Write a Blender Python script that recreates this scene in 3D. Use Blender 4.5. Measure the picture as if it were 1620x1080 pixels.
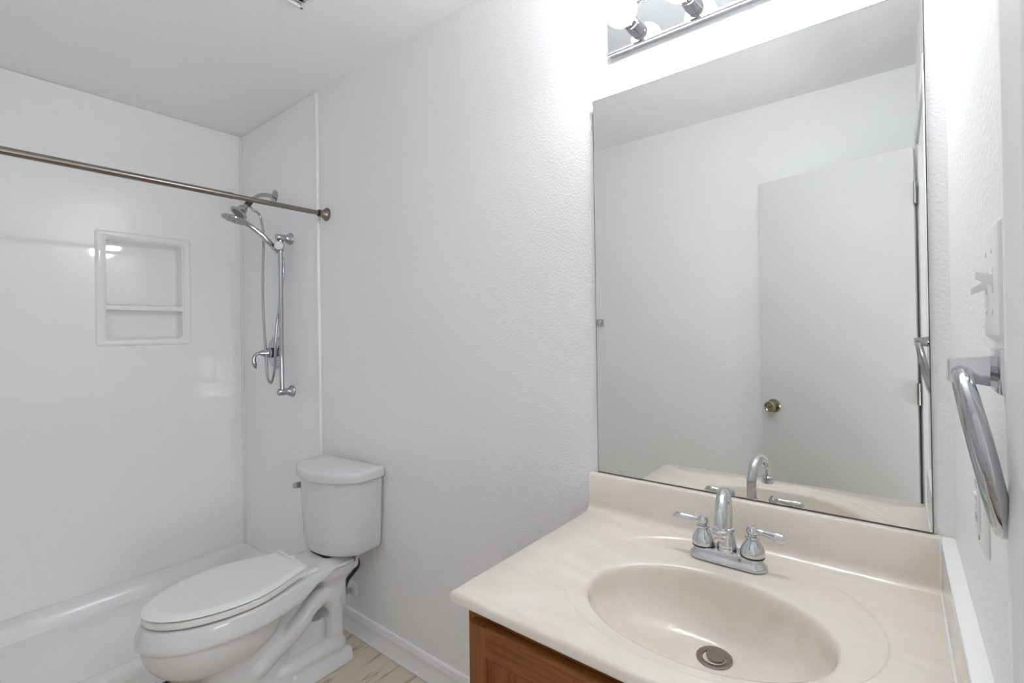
import bpy, bmesh, math
import numpy as np
from mathutils import Vector, Matrix

# ---------------------------------------------------------------- scene, camera, light, exposure
for o in list(bpy.data.objects):
    bpy.data.objects.remove(o, do_unlink=True)
S = bpy.context.scene
C = S.collection
PI = math.pi
R = math.radians

F_PX = 759.828
cam_d = bpy.data.cameras.new('camera')
cam = bpy.data.objects.new('camera', cam_d)
C.objects.link(cam)
yw, pt, rl = R(37.1738), R(0.3175), R(-0.8522)
fwd = Vector((-math.sin(yw) * math.cos(pt), math.cos(yw) * math.cos(pt), math.sin(pt)))
r0 = Vector((math.cos(yw), math.sin(yw), 0))
u0 = r0.cross(fwd)
rv = math.cos(rl) * r0 + math.sin(rl) * u0
uv = -math.sin(rl) * r0 + math.cos(rl) * u0
M = Matrix((rv, uv, -fwd)).transposed().to_4x4()
M.translation = Vector((0, -1.1977, 1.2934))
cam.matrix_world = M
cam_d.sensor_width = 36
cam_d.lens = F_PX * 36 / 1620
cam_d.shift_x = -(842.93 - 810) / 1620
cam_d.shift_y = (521.91 - 540) / 1620
cam_d.clip_start = 0.01
S.camera = cam

S.view_settings.view_transform = 'Standard'
S.view_settings.look = 'None'
S.view_settings.gamma = 1
S.view_settings.use_curve_mapping = False
S.view_settings.exposure = 0.68
S.cycles.diffuse_bounces = 12
S.cycles.max_bounces = 16
S.cycles.glossy_bounces = 8

BULB = 32.0          # emission of the vanity globes
HALL = 16.0          # watts, added fill lamp in the unseen hallway

wd = bpy.data.worlds.new('world')
S.world = wd
wd.use_nodes = True
wd.node_tree.nodes['Background'].inputs[0].default_value = (.9, .95, 1, 1)
wd.node_tree.nodes['Background'].inputs[1].default_value = 0.3

hl = bpy.data.lights.new('hallway_fill', 'AREA')   # lamp added behind the camera to lift ceiling and shower wall; no window there
hl.energy = HALL
hl.shape = 'RECTANGLE'
hl.size = 0.8
hl.size_y = 1.0
hl.color = (.95, .98, 1)
hlo = bpy.data.objects.new('hallway_fill', hl)
hlo.location = (1.235, -1.15, 1.0)
hlo.rotation_euler = Vector((-1, 0, .35)).to_track_quat('-Z', 'Y').to_euler()
C.objects.link(hlo)

# ---------------------------------------------------------------- materials
def mat(name, col, rough=.5, metal=0., bump=None, spec=None, coat=0., emit=None):
    m = bpy.data.materials.new(name)
    m.use_nodes = True
    nt = m.node_tree
    b = nt.nodes['Principled BSDF']
    b.inputs['Base Color'].default_value = (*col, 1)
    b.inputs['Roughness'].default_value = rough
    b.inputs['Metallic'].default_value = metal
    if spec is not None:
        b.inputs['Specular IOR Level'].default_value = spec
    if coat:
        b.inputs['Coat Weight'].default_value = coat
        b.inputs['Coat Roughness'].default_value = .05
    if emit:
        b.inputs['Emission Color'].default_value = (*col, 1)
        b.inputs['Emission Strength'].default_value = emit
    if bump:
        sc, st, dist, det = bump
        tc = nt.nodes.new('ShaderNodeTexCoord')
        n = nt.nodes.new('ShaderNodeTexNoise')
        n.inputs['Scale'].default_value = sc
        n.inputs['Detail'].default_value = det
        n.inputs['Roughness'].default_value = .55
        bp = nt.nodes.new('ShaderNodeBump')
        bp.inputs['Strength'].default_value = st
        bp.inputs['Distance'].default_value = dist
        nt.links.new(tc.outputs['Object'], n.inputs['Vector'])
        nt.links.new(n.outputs['Fac'], bp.inputs['Height'])
        nt.links.new(bp.outputs['Normal'], b.inputs['Normal'])
    return m

def nodes(m):
    return m.node_tree.nodes, m.node_tree.links, m.node_tree.nodes['Principled BSDF']

m_wall = mat('wall_paint', (.885, .885, .89), .55, bump=(140, .5, .004, 3))
m_ceil = mat('ceiling_paint', (.92, .92, .925), .7, bump=(130, .3, .004, 2))
m_trim = mat('trim_paint', (.86, .86, .87), .32)
m_acry = mat('white_acrylic', (.91, .91, .915), .045)
m_cer = mat('vitreous_china', (.69, .695, .705), .07)
m_seat = mat('seat_plastic', (.80, .80, .80), .22)
m_chr = mat('polished_chrome', (.64, .65, .67), .04, 1.)
m_chs = mat('shower_chrome', (.46, .47, .49), .05, 1.)
m_nick = mat('brushed_nickel', (.27, .235, .20), .24, 1.)
m_brass = mat('antique_brass', (.36, .33, .22), .2, 1.)
m_steel = mat('satin_steel', (.34, .31, .285), .32, 1.)
m_dark = mat('dark_rubber', (.03, .028, .026), .6)
m_hose = mat('supply_hose', (.05, .042, .036), .5)
m_plas = mat('switch_plastic', (.82, .82, .81), .3)
m_caulk = mat('white_caulk', (.82, .82, .81), .45)
m_door = mat('door_paint', (.78, .78, .785), .62, bump=(60, .06, .003, 2))
m_bulb = mat('lit_globe', (.95, .985, 1.0), .3, emit=BULB)
m_edge = mat('mirror_edge', (.05, .055, .05), .3)
m_void = mat('vent_dark', (.03, .025, .022), .8)
m_mirr = mat('mirror_silver', (.82, .825, .81), .0, 1.)
m_nozz = mat('spray_nozzles', (.24, .24, .25), .45, .3)
m_pan = mat('pan_acrylic', (.88, .88, .885), .12, bump=(260, .12, .002, 1))

# bathroom floor: pale beige plank with drifting grey-brown veins
m_floor = mat('floor_vinyl', (.6, .55, .48), .4)
N, L, B = nodes(m_floor)
tc = N.new('ShaderNodeTexCoord'); mp = N.new('ShaderNodeMapping')
mp.inputs['Rotation'].default_value = (0, 0, R(18)); mp.inputs['Scale'].default_value = (4.2, .55, 1)
n1 = N.new('ShaderNodeTexNoise'); n1.inputs['Scale'].default_value = 2.2; n1.inputs['Detail'].default_value = 4; n1.inputs['Distortion'].default_value = .7
cr = N.new('ShaderNodeValToRGB')
e = cr.color_ramp.elements
e[0].position = .478; e[0].color = (.64, .57, .47, 1)
e[1].position = .50; e[1].color = (.36, .31, .25, 1)
x = e.new(.517); x.color = (.62, .55, .45, 1)
x = e.new(.85); x.color = (.70, .63, .53, 1)
L.new(tc.outputs['Object'], mp.inputs[0]); L.new(mp.outputs[0], n1.inputs['Vector'])
L.new(n1.outputs['Fac'], cr.inputs[0]); L.new(cr.outputs[0], B.inputs['Base Color'])

# cultured marble: cream with soft wandering veins
m_marb = mat('cultured_marble', (.7, .65, .58), .16, coat=.3)
N, L, B = nodes(m_marb)
tc = N.new('ShaderNodeTexCoord'); mp = N.new('ShaderNodeMapping'); mp.inputs['Rotation'].default_value = (0, 0, R(35)); mp.inputs['Scale'].default_value = (3, 7, 4)
n1 = N.new('ShaderNodeTexNoise'); n1.inputs['Scale'].default_value = 1.4; n1.inputs['Detail'].default_value = 6; n1.inputs['Distortion'].default_value = 1.6
cr = N.new('ShaderNodeValToRGB'); e = cr.color_ramp.elements
e[0].position = .3; e[0].color = (.725, .662, .585, 1)
e[1].position = .72; e[1].color = (.785, .737, .678, 1)
L.new(tc.outputs['Object'], mp.inputs[0]); L.new(mp.outputs[0], n1.inputs['Vector'])
L.new(n1.outputs['Fac'], cr.inputs[0]); L.new(cr.outputs[0], B.inputs['Base Color'])

def wood(name, rot):
    m = mat(name, (.25, .09, .03), .42, spec=.28)
    N, L, B = nodes(m)
    tc = N.new('ShaderNodeTexCoord'); mp = N.new('ShaderNodeMapping')
    mp.inputs['Scale'].default_value = (46, 46, 2.6) if rot == 'z' else (2.6, 46, 46)
    n1 = N.new('ShaderNodeTexNoise'); n1.inputs['Scale'].default_value = 3; n1.inputs['Detail'].default_value = 7; n1.inputs['Distortion'].default_value = .8
    cr = N.new('ShaderNodeValToRGB'); e = cr.color_ramp.elements
    e[0].position = .3; e[0].color = (.15, .045, .011, 1)
    e[1].position = .7; e[1].color = (.265, .092, .024, 1)
    L.new(tc.outputs['Object'], mp.inputs[0]); L.new(mp.outputs[0], n1.inputs['Vector'])
    L.new(n1.outputs['Fac'], cr.inputs[0]); L.new(cr.outputs[0], B.inputs['Base Color'])
    return m
m_woodv = wood('stained_wood', 'z')
m_woodh = wood('stained_wood_rail', 'x')

# ---------------------------------------------------------------- mesh helpers (all in world coordinates)
def box(x0, x1, y0, y1, z0, z1, bev=0., seg=2, bm=None):
    t = bmesh.new()
    bmesh.ops.create_cube(t, size=1)
    for v in t.verts:
        v.co = Vector(((x0 + x1) / 2 + v.co.x * (x1 - x0), (y0 + y1) / 2 + v.co.y * (y1 - y0), (z0 + z1) / 2 + v.co.z * (z1 - z0)))
    if bev:
        bmesh.ops.bevel(t, geom=t.edges[:], offset=bev, segments=seg, profile=.5, affect='EDGES')
    if bm is None:
        return t
    return add(bm, t)

def add(bm, t):
    me = bpy.data.meshes.new('tmp'); t.to_mesh(me); bm.from_mesh(me); bpy.data.meshes.remove(me); t.free()
    return bm

def loft(rings, cap0=True, cap1=True, closed=True):
    bm = bmesh.new()
    vs = [[bm.verts.new(p) for p in r] for r in rings]
    n = len(vs[0])
    for a, b in zip(vs[:-1], vs[1:]):
        for i in range(n if closed else n - 1):
            j = (i + 1) % n
            bm.faces.new((a[i], a[j], b[j], b[i]))
    if cap0: bm.faces.new(vs[0][::-1])
    if cap1: bm.faces.new(vs[-1])
    bmesh.ops.recalc_face_normals(bm, faces=bm.faces[:])
    return bm

def frame_of(ax):
    ax = Vector(ax).normalized()
    t = Vector((0, 0, 1)) if abs(ax.z) < .9 else Vector((1, 0, 0))
    a = t.cross(ax).normalized()
    return a, ax.cross(a), ax

def lathe(prof, org, axis=(0, 0, 1), n=40, sx=1., sy=1.):
    a, b, c = frame_of(axis)
    org = Vector(org)
    rings = []
    for r, h in prof:
        r = max(r, 1e-5)
        rings.append([org + c * h + a * (r * sx * math.cos(2 * PI * i / n)) + b * (r * sy * math.sin(2 * PI * i / n)) for i in range(n)])
    bm = loft(rings)
    return bm

def cr_path(pts, k=8):
    P = [Vector(p) for p in pts]
    P = [2 * P[0] - P[1]] + P + [2 * P[-1] - P[-2]]
    out = []
    for i in range(1, len(P) - 2):
        for s in range(k):
            t = s / k
            a, b, c, d = P[i - 1], P[i], P[i + 1], P[i + 2]
            out.append(.5 * ((2 * b) + (c - a) * t + (2 * a - 5 * b + 4 * c - d) * t * t + (3 * b - a - 3 * c + d) * t ** 3))
    out.append(P[-2])
    return out

def tube(path, r, n=14, closed=False, rx=1., up=None):
    P = [Vector(p) for p in path]
    m = len(P)
    rad = list(r) if hasattr(r, '__len__') else [r] * m
    if len(rad) != m:
        rad = list(np.interp(np.linspace(0, 1, m), np.linspace(0, 1, len(rad)), rad))
    T = []
    for i in range(m):
        if closed: t = P[(i + 1) % m] - P[i - 1]
        else: t = P[min(i + 1, m - 1)] - P[max(i - 1, 0)]
        T.append(t.normalized())
    a = Vector(up) if up else (Vector((0, 0, 1)) if abs(T[0].z) < .9 else Vector((1, 0, 0)))
    rings = []
    for i in range(m):
        a = (a - T[i] * a.dot(T[i])).normalized()
        b = T[i].cross(a)
        rings.append([P[i] + a * (rad[i] * rx * math.cos(2 * PI * k / n)) + b * (rad[i] * math.sin(2 * PI * k / n)) for k in range(n)])
    if closed:
        rings.append(rings[0])
        bm = loft(rings, False, False)
        bmesh.ops.remove_doubles(bm, verts=bm.verts[:], dist=1e-6)
        bmesh.ops.recalc_face_normals(bm, faces=bm.faces[:])
        return bm
    return loft(rings)

def prism(poly, axis, a0, a1, bev=0.):
    """poly in the two other axes (cyclic order after axis removed: x->(y,z), y->(x,z), z->(x,y))"""
    def P(p, a):
        return {'x': (a, p[0], p[1]), 'y': (p[0], a, p[1]), 'z': (p[0], p[1], a)}[axis]
    bm = loft([[P(p, a0) for p in poly], [P(p, a1) for p in poly]])
    if bev:
        bmesh.ops.bevel(bm, geom=bm.edges[:], offset=bev, segments=2, profile=.5, affect='EDGES')
    return bm

def fillet(poly, rads, k=6):
    out = []
    n = len(poly)
    for i in range(n):
        p = Vector(poly[i]); a = Vector(poly[i - 1]) - p; b = Vector(poly[(i + 1) % n]) - p
        r = rads[i] if hasattr(rads, '__len__') else rads
        if r <= 0:
            out.append(tuple(p)); continue
        ang = a.angle(b)
        d = min(r / math.tan(ang / 2), a.length * .49, b.length * .49)
        A = p + a.normalized() * d; Bq = p + b.normalized() * d
        for s in range(k + 1):
            t = s / k
            q = A * (1 - t) ** 2 + p * 2 * t * (1 - t) + Bq * t * t
            out.append(tuple(q))
    return out

def inset(poly, d):
    n = len(poly); out = []
    P = [Vector(p) for p in poly]
    ar = sum(P[i - 1].x * P[i].y - P[i].x * P[i - 1].y for i in range(n))
    s = 1 if ar > 0 else -1
    for i in range(n):
        t = P[(i + 1) % n] - P[i - 1]
        nn = Vector((-t.y, t.x)).normalized() * s
        out.append(tuple(P[i] + nn * d))
    return out

def rrect(x0, x1, y0, y1, r, k=6):
    return fillet([(x0, y0), (x1, y0), (x1, y1), (x0, y1)], r, k)

def mesh_obj(name, bm, m, parent=None, sharp=35, **props):
    me = bpy.data.meshes.new(name)
    if parent is not None:
        bm.transform(Matrix.Translation(parent.location).inverted())
    bm.to_mesh(me); bm.free()
    me.polygons.foreach_set('use_smooth', [True] * len(me.polygons))
    me.set_sharp_from_angle(angle=R(sharp))
    for q in (m if isinstance(m, (list, tuple)) else [m]):
        me.materials.append(q)
    o = bpy.data.objects.new(name, me)
    C.objects.link(o)
    if parent is not None:
        o.parent = parent
    for k, v in props.items(): o[k] = v
    return o

def sub(name, bm, m, part, root, **p):
    """a sub-part: part is an un-moved child of root, so it shares root's frame"""
    o = mesh_obj(name, bm, m, root, **p)
    o.parent = part
    return o

def thing(name, label, cat, loc, group=None):
    o = bpy.data.objects.new(name, None)
    o.location = loc; o.empty_display_size = .05
    C.objects.link(o)
    o['label'] = label; o['category'] = cat
    if group: o['group'] = group
    return o

def struct(name, bm, m, label=None, parent=None):
    o = mesh_obj(name, bm, m, parent)
    if parent is None:
        o['kind'] = 'structure'
        if label: o['label'] = label
    return o

# ---------------------------------------------------------------- room shell
XB, XP, XR = -2.98, -2.1545, .081      # shower back panel, panel front edge, right wall
YW, ZC = -1.4958, 2.44                 # opposite wall, ceiling
D0, D1, DT = -.70, -1.335, 2.05        # doorway: near jamb, hinge jamb, head
XH = 1.25                              # far wall of the hallway

struct('floor', box(-3.2, XH + .1, -2.6, .1, -.05, 0), m_floor, 'pale beige wood-look floor')
struct('ceiling', box(-3.2, XH + .1, -2.6, .1, ZC, ZC + .08), m_ceil, 'white textured ceiling')
struct('wall_back', box(-3.2, XH + .1, 0, .1, 0, ZC), m_wall, 'white textured wall behind toilet and vanity')
struct('wall_left', box(-3.3, -3.09, YW - .1, .1, 0, ZC), m_wall)
struct('wall_front', box(-3.2, XR + .1, YW - .1, YW, 0, ZC), m_wall, 'white wall facing the mirror')
wr = box(XR, XR + .11, D0, .0, 0, ZC)
box(XR, XR + .11, YW, D1, 0, ZC, bm=wr)
box(XR, XR + .11, D1, D0, DT, ZC, bm=wr)
struct('wall_right', wr, m_wall, 'white textured wall with the doorway')
struct('wall_hall', box(XH, XH + .1, -2.6, .1, 0, ZC), m_wall)
wh = box(XR + .0, XH, -2.7, -2.6, 0, ZC)
struct('wall_hall_end', wh, m_wall)
struct('wall_hall_side', box(XR, XR + .11, -2.6, YW - .1, 0, ZC), m_wall)

# door lining and casing
jb = box(XR - .001, XR + .111, D0 - .018, D0 + .001, 0, DT)
box(XR - .001, XR + .111, D1 - .001, D1 + .018, 0, DT, bm=jb)
box(XR - .001, XR + .111, D1, D0, DT - .018, DT + .001, bm=jb)
box(XR + .045, XR + .075, D0 - .03, D0 - .018, 0, DT - .018, bm=jb)
struct('trim_1', jb, m_trim, 'white door lining')
def casing_leg(y0, y1):
    # stepped profile: thick outer edge at y0, thin inner edge at y1
    s = 1 if y1 < y0 else -1
    prof = [(y0, XR + .002), (y0, XR - .0085), (y0 - s * .003, XR - .0105), (y0 - s * .014, XR - .0105), (y0 - s * .019, XR - .0085), (y0 - s * .036, XR - .0075), (y0 - s * .045, XR - .005), (y1 + s * .003, XR - .005), (y1, XR - .003), (y1, XR + .002)]
    return prof
cz = DT + .05
def casing(y0, y1):
    return loft([[(xx, yy, 0.) for yy, xx in casing_leg(y0, y1)], [(xx, yy, cz) for yy, xx in casing_leg(y0, y1)]])
struct('trim_2', casing(D0 + .057, D0 + .002), m_trim, 'white door casing beside the towel ring')
struct('trim_3', casing(D1 - .057, D1 - .002), m_trim, 'white door casing on hinge side')
ch = box(XR - .0105, XR + .002, D1 - .057, D0 + .057, DT - .004, cz, .003)
struct('trim_4', ch, m_trim, 'white door head casing')

# baseboards
def bb_prof(h=.0925):
    return [(0, 0), (.014, 0), (.014, .012), (.0125, .016), (.0115, .048), (.0095, .054), (.0105, .060), (.010, .072), (.007, .079), (.0085, .083), (.005, .0915), (0, h)]
def baseboard(name, p0, p1, nrm):
    p0, p1, nrm = Vector(p0), Vector(p1), Vector(nrm)
    bm = loft([[p + nrm * d + Vector((0, 0, z)) for d, z in bb_prof()] for p in (p0, p1)])
    struct(name, bm, m_trim)
baseboard('baseboard_back', (-2.2055, 0, 0), (-.67, 0, 0), (0, -1, 0))
baseboard('baseboard_front', (-2.15, YW, 0), (XR, YW, 0), (0, 1, 0))
baseboard('baseboard_right', (XR, -.545, 0), (XR, D0 + .058, 0), (-1, 0, 0))
struct('trim_5', tube([(-2.1525, -.017, .004), (-.67, -.017, .004)], .005, 8), m_caulk, 'caulk line below the baseboard')

# door leaf, swung back towards the wall opposite the mirror
hx, hy, ang = .066, -1.318, R(12.6)
DWID = .632
door = bpy.data.objects.new('door_1', None); C.objects.link(door)
door.location = (hx, hy, 0); door['kind'] = 'structure'; door['label'] = 'white flush door standing open, seen in the mirror'; door['category'] = 'door'
dd = Vector((-math.cos(ang), -math.sin(ang), 0)); dn = Vector((-math.sin(ang), math.cos(ang), 0)) * 1
def dpt(a, n, z): return Vector((hx, hy, 0)) + dd * a + dn * n + Vector((0, 0, z))
def dbox(a0, a1, n0, n1, z0, z1, bev=0):
    t = box(a0, a1, n0, n1, z0, z1, bev)
    for v in t.verts: v.co = dpt(v.co.x, v.co.y, v.co.z)
    bmesh.ops.recalc_face_normals(t, faces=t.faces[:])
    return t
mesh_obj('door_leaf', dbox(.004, DWID, -.035, 0, .012, 2.03, .0015), m_door, door)
kz, ka = .913, DWID - .058
kn = lathe([(.033, 0), (.033, .003), (.030, .007), (.016, .010), (.013, .012), (.013, .022), (.0205, .026), (.0265, .033), (.0275, .043), (.0255, .052), (.021, .056), (.019, .055), (.0155, .0525), (.0, .0525)], dpt(ka, 0, kz), dn, 40)
k_o = mesh_obj('door_knob', kn, m_brass, door, label='round antique brass door knob')
sub('lock_button', lathe([(.004, .0525), (.004, .056), (.0, .0565)], dpt(ka, 0, kz), dn, 16), m_dark, k_o, door)
mesh_obj('door_knob', lathe([(.033, 0), (.033, .003), (.030, .007), (.016, .010), (.013, .022), (.0265, .033), (.026, .045), (.021, .05), (.0, .051)], dpt(ka, -.035, kz), -dn, 40), m_brass, door)
mesh_obj('latch', dbox(DWID - .0005, DWID + .006, -.024, -.012, kz - .009, kz + .009, .001), m_steel, door, label='dark steel latch bolt')
for z in (1.84, 1.02, .22):
    hg = tube([dpt(-.002, .006, z - .044), dpt(-.002, .006, z + .044)], .0055, 12)
    add(hg, dbox(-.001, .003, -.03, .002, z - .044, z + .044))
    for k in (-.026, -.009, .009, .026):
        add(hg, tube([dpt(-.002, .006, z + k - .0006), dpt(-.002, .006, z + k + .0006)], .0062, 12))
    mesh_obj('hinge', hg, m_steel, door, label='steel hinge')

# ---------------------------------------------------------------- shower: surround, pan
sur = thing('shower_surround', 'glossy white shower wall surround with a recessed shelf niche', 'shower surround', (XB, -.7, .12))
NY0, NY1, NZ0, NZ1 = -.6084, -.2965, 1.290, 1.7778
ND = .085
def back_panel():
    bm = bmesh.new()
    oy0, oy1, oz0, oz1 = YW + .002, -.002, .1285, ZC - .002
    O = [(oy0, oz0), (oy1, oz0), (oy1, oz1), (oy0, oz1)]
    I = rrect(NY0, NY1, NZ0, NZ1, .022, 5)
    Bk = rrect(NY0 + .008, NY1 - .008, NZ0 + .006, NZ1 - .016, .016, 5)
    def ring(poly, x): return [bm.verts.new((x, y, z)) for y, z in poly]
    i0 = ring(I, XB); i1 = ring(inset(I, .004), XB - .004); i2 = ring(inset(Bk, -.004), XB - ND + .010); i3 = ring(inset(Bk, .002), XB - ND + .002); i4 = [bm.verts.new((XB - ND + .0126 * (y + .45), y, z)) for y, z in inset(Bk, .010)]
    ov = [bm.verts.new((XB, y, z)) for y, z in O]
    k = len(I) // 4
    # front face split in four trapezoid fans
    for q in range(4):
        seg = i0[q * k:(q + 1) * k]
        for a, b in zip(seg[:-1], seg[1:]): bm.faces.new((ov[q], a, b))
        bm.faces.new((ov[q], seg[-1], i0[((q + 1) * k) % len(I)], ov[(q + 1) % 4]))
    for A, Bq in ((i0, i1), (i1, i2), (i2, i3), (i3, i4)):
        for j in range(len(I)):
            l = (j + 1) % len(I)
            bm.faces.new((A[j], A[l], Bq[l], Bq[j]))
    bm.faces.new(i4)
    # thickness behind
    bo = [bm.verts.new((XB - .1, y, z)) for y, z in O]
    for q in range(4): bm.faces.new((ov[q], ov[(q + 1) % 4], bo[(q + 1) % 4], bo[q]))
    bm.faces.new(bo)
    bmesh.ops.recalc_face_normals(bm, faces=bm.faces[:])
    return bm
bp_o = mesh_obj('back_panel', back_panel(), m_acry, sur, sharp=9)
# raised frame around the niche
fo = rrect(-.6435, -.267, 1.2615, 1.8065, .012, 5)
fi = rrect(NY0, NY1, NZ0, NZ1, .022, 5)
rg = []
for poly, x in ((inset(fo, -.003), XB - .001), (fo, XB + .006), (inset(fo, .004), XB + .0095), (inset(fo, .010), XB + .0105), (inset(fi, -.007), XB + .0095), (inset(fi, -.002), XB + .006), (fi, XB - .006), (inset(fo, .004), XB - .006)):
    rg.append([(x, y, z) for y, z in poly])
nf = loft(rg, False, False)
sub('niche_frame', nf, m_acry, bp_o, sur)
sh = loft([[(x, y, z) for x, z in ((XB - ND, 1.432), (XB - .006, 1.432), (XB + .001, 1.435), (XB + .003, 1.444), (XB + .001, 1.452), (XB - .006, 1.456), (XB - ND, 1.464))] for y in (NY0 + .001, NY1 - .001)])
sub('niche_shelf', sh, m_acry, bp_o, sur)
PT = .010
mesh_obj('end_panel', box(XB + .002, XP, -PT, -.0005, .1285, ZC - .002), m_acry, sur)
mesh_obj('end_panel', box(XB + .002, XP, YW + .0005, YW + PT, .1285, ZC - .002), m_acry, sur)
for y0, y1 in ((-.016, -.0005), (YW + .0005, YW + .016)):
    mesh_obj('edge_trim', box(XP - .019, XP + .003, y0, y1, .1285, ZC - .001, .004, 3), m_trim, sur, label='white edge strip of the end panel')
cv = box(XB, XB + .016, -.0165, -.009, .125, ZC - .003)
mesh_obj('corner_bead', tube([(XB + .006, -PT - .004, .1295), (XB + .006, -PT - .004, ZC - .003)], .0085, 10), m_caulk, sur, label='white bead in the shower corner')
cv.free()

pan = thing('shower_pan', 'low white shower pan with textured floor and stepped curb', 'shower pan', (-2.6, -.75, 0))
CX = -2.208
pp = [(XB - .005, .0), (XB - .005, .128), (XB + .012, .128), (XB + .034, .118), (XB + .046, .108), (XB + .058, .085), (XB + .072, .052), (XB + .085, .042), (XB + .10, .039), (-2.62, .032), (-2.34, .040), (-2.318, .046), (-2.300, .088), (-2.290, .099), (-2.278, .1035), (CX - .024, .101), (CX - .010, .097), (CX - .003, .088), (CX - .001, .076), (CX - .014, .070), (CX - .015, .030), (CX, .024), (CX + .001, .0)]
ys = [YW + .011, YW + .02, -.022, -PT - .001]
bm = loft([[(x, y, z) for x, z in pp] for y in (YW + .001, -.0005)])
mesh_obj('basin', bm, m_pan, pan, sharp=28)
# end ledges that rise to the panels
for y0, s in ((-.0005, -1), (YW + .0005, 1)):
    q = [(y0, .03), (y0, .128), (y0 + s * .022, .128), (y0 + s * .04, .112), (y0 + s * .052, .086), (y0 + s * .066, .052), (y0 + s * .085, .030)]
    mesh_obj('end_ledge', loft([[(x, a, b) for a, b in q] for x in (XB + .01, -2.285)]), m_pan, pan)
mesh_obj('floor_seal', box(CX - .002, CX + .010, YW + .002, -.016, .0, .007, .003), m_dark, pan, label='dark seal along the curb')

# shower curtain rod
rod = thing('shower_curtain_rod', 'brushed nickel tension rod spanning the shower opening', 'shower rod', (-2.092, -.75, 1.854))
rod_x, rod_z = -2.092, 1.8535
mesh_obj('outer_tube', tube([(rod_x, YW + .02, rod_z), (rod_x, -.4, rod_z)], .0122, 24), m_nick, rod)
mesh_obj('inner_tube', tube([(rod_x, -.402, rod_z), (rod_x, -.03, rod_z)], .0105, 24), m_nick, rod)
mesh_obj('collar', tube([(rod_x, -.405, rod_z), (rod_x, -.398, rod_z)], .0127, 24), m_nick, rod)
for y, s in ((0, -1), (YW, 1)):
    mesh_obj('end_flange', lathe([(.030, .0), (.030, .006), (.027, .009), (.024, .010), (.0175, .024), (.0165, .026), (.0165, .040), (.0115, .040)], (rod_x, y, rod_z), (0, s, 0), 32), m_nick, rod)
    mesh_obj('rubber_ring', tube([(rod_x, y + s * .039, rod_z), (rod_x, y + s * .046, rod_z)], .0128, 24), m_dark, rod, label='dark rubber ring')

# fixed shower head on its arm
YP = -PT
shd = thing('overhead_shower', 'small chrome bell shower head on a bent arm above hand shower', 'shower head', (-2.58, YP, 2.024))
mesh_obj('arm_flange', lathe([(.034, 0), (.034, .003), (.028, .008), (.015, .012), (.013, .014), (.0, .014)], (-2.58, YP, 2.024), (0, -1, 0)), m_chs, shd)
mesh_obj('arm', tube(cr_path([(-2.58, YP - .004, 2.024), (-2.58, -.055, 2.022), (-2.58, -.09, 2.011), (-2.58, -.115, 1.988), (-2.58, -.135, 1.962)], 6), .0105, 16), m_chs, shd)
hd = Vector((0, -.62, -.78)).normalized()
dv0 = Vector((-2.58, -.129, 1.974))
mesh_obj('diverter', lathe([(.0, -.004), (.012, -.004), (.0145, .002), (.0145, .020), (.0125, .026), (.011, .034), (.0, .034)], dv0, hd, 24), m_dark, shd, label='dark diverter valve')
bell = dv0 + hd * .034
hb = mesh_obj('spray_bell', lathe([(.0, -.004), (.010, -.004), (.0135, .002), (.0135, .010), (.020, .016), (.024, .030), (.027, .034), (.034, .046), (.042, .052), (.0425, .057), (.040, .059), (.033, .058)], bell, hd, 40), m_chs, shd)
sub('spray_face', lathe([(.033, .0565), (.031, .0585), (.0, .0585)], bell, hd, 40), m_nozz, hb, shd)
noz = bmesh.new()
for rr, nn in ((.026, 18), (.018, 12), (.010, 7)):
    for i in range(nn):
        a, b, c = frame_of(hd)
        p = bell + hd * .058 + a * rr * math.cos(2 * PI * i / nn) + b * rr * math.sin(2 * PI * i / nn)
        add(noz, lathe([(.0018, 0), (.0014, .002), (0, .0022)], p, hd, 6))
sub('nozzles', noz, m_dark, hb, shd)

# slide bar
SX, SYB = -2.415, -.062
bar = thing('slide_bar', 'vertical chrome slide bar mounted on the shower end wall', 'slide bar', (SX, YP, 1.02))
mesh_obj('bar', tube([(SX, SYB, 1.02), (SX, SYB, 1.785)], .0105, 20), m_chs, bar)
for z in (1.02, 1.78):
    mesh_obj('wall_bracket', lathe([(.030, 0), (.030, .005), (.028, .008), (.020, .018), (.0175, .026), (.0165, .03), (.0165, .068), (.015, .071), (.0, .071)], (SX, YP, z), (0, -1, 0), 32), m_chs, bar)
SZ = 1.735
mesh_obj('slider', tube([(SX, SYB, SZ - .022), (SX, SYB, SZ + .022)], .0155, 20), m_chs, bar)
knb = mesh_obj('slider_knob', lathe([(.0, .012), (.010, .012), (.012, .016), (.0205, .018), (.0225, .022), (.0220, .027), (.0205, .029), (.0, .029)], (SX, SYB, SZ), (.80, -.60, .05), 28), m_chs, bar)
sub('knob_glint', lathe([(.0205, .0285), (.0195, .031), (.0, .032)], (SX, SYB, SZ), (.80, -.60, .05), 28), m_plas, knb, bar, label='white disc for the bright reflection on the knob')  # bright reflection on the chrome knob, put in as a white disc
hv = Vector((0, -.78, .62)).normalized()
mesh_obj('holder', lathe([(.0, -.018), (.0145, -.018), (.0165, -.012), (.0165, .012), (.0145, .018), (.0, .018)], (SX - .028, SYB - .005, SZ - .008), hv, 20), m_chs, bar)

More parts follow.
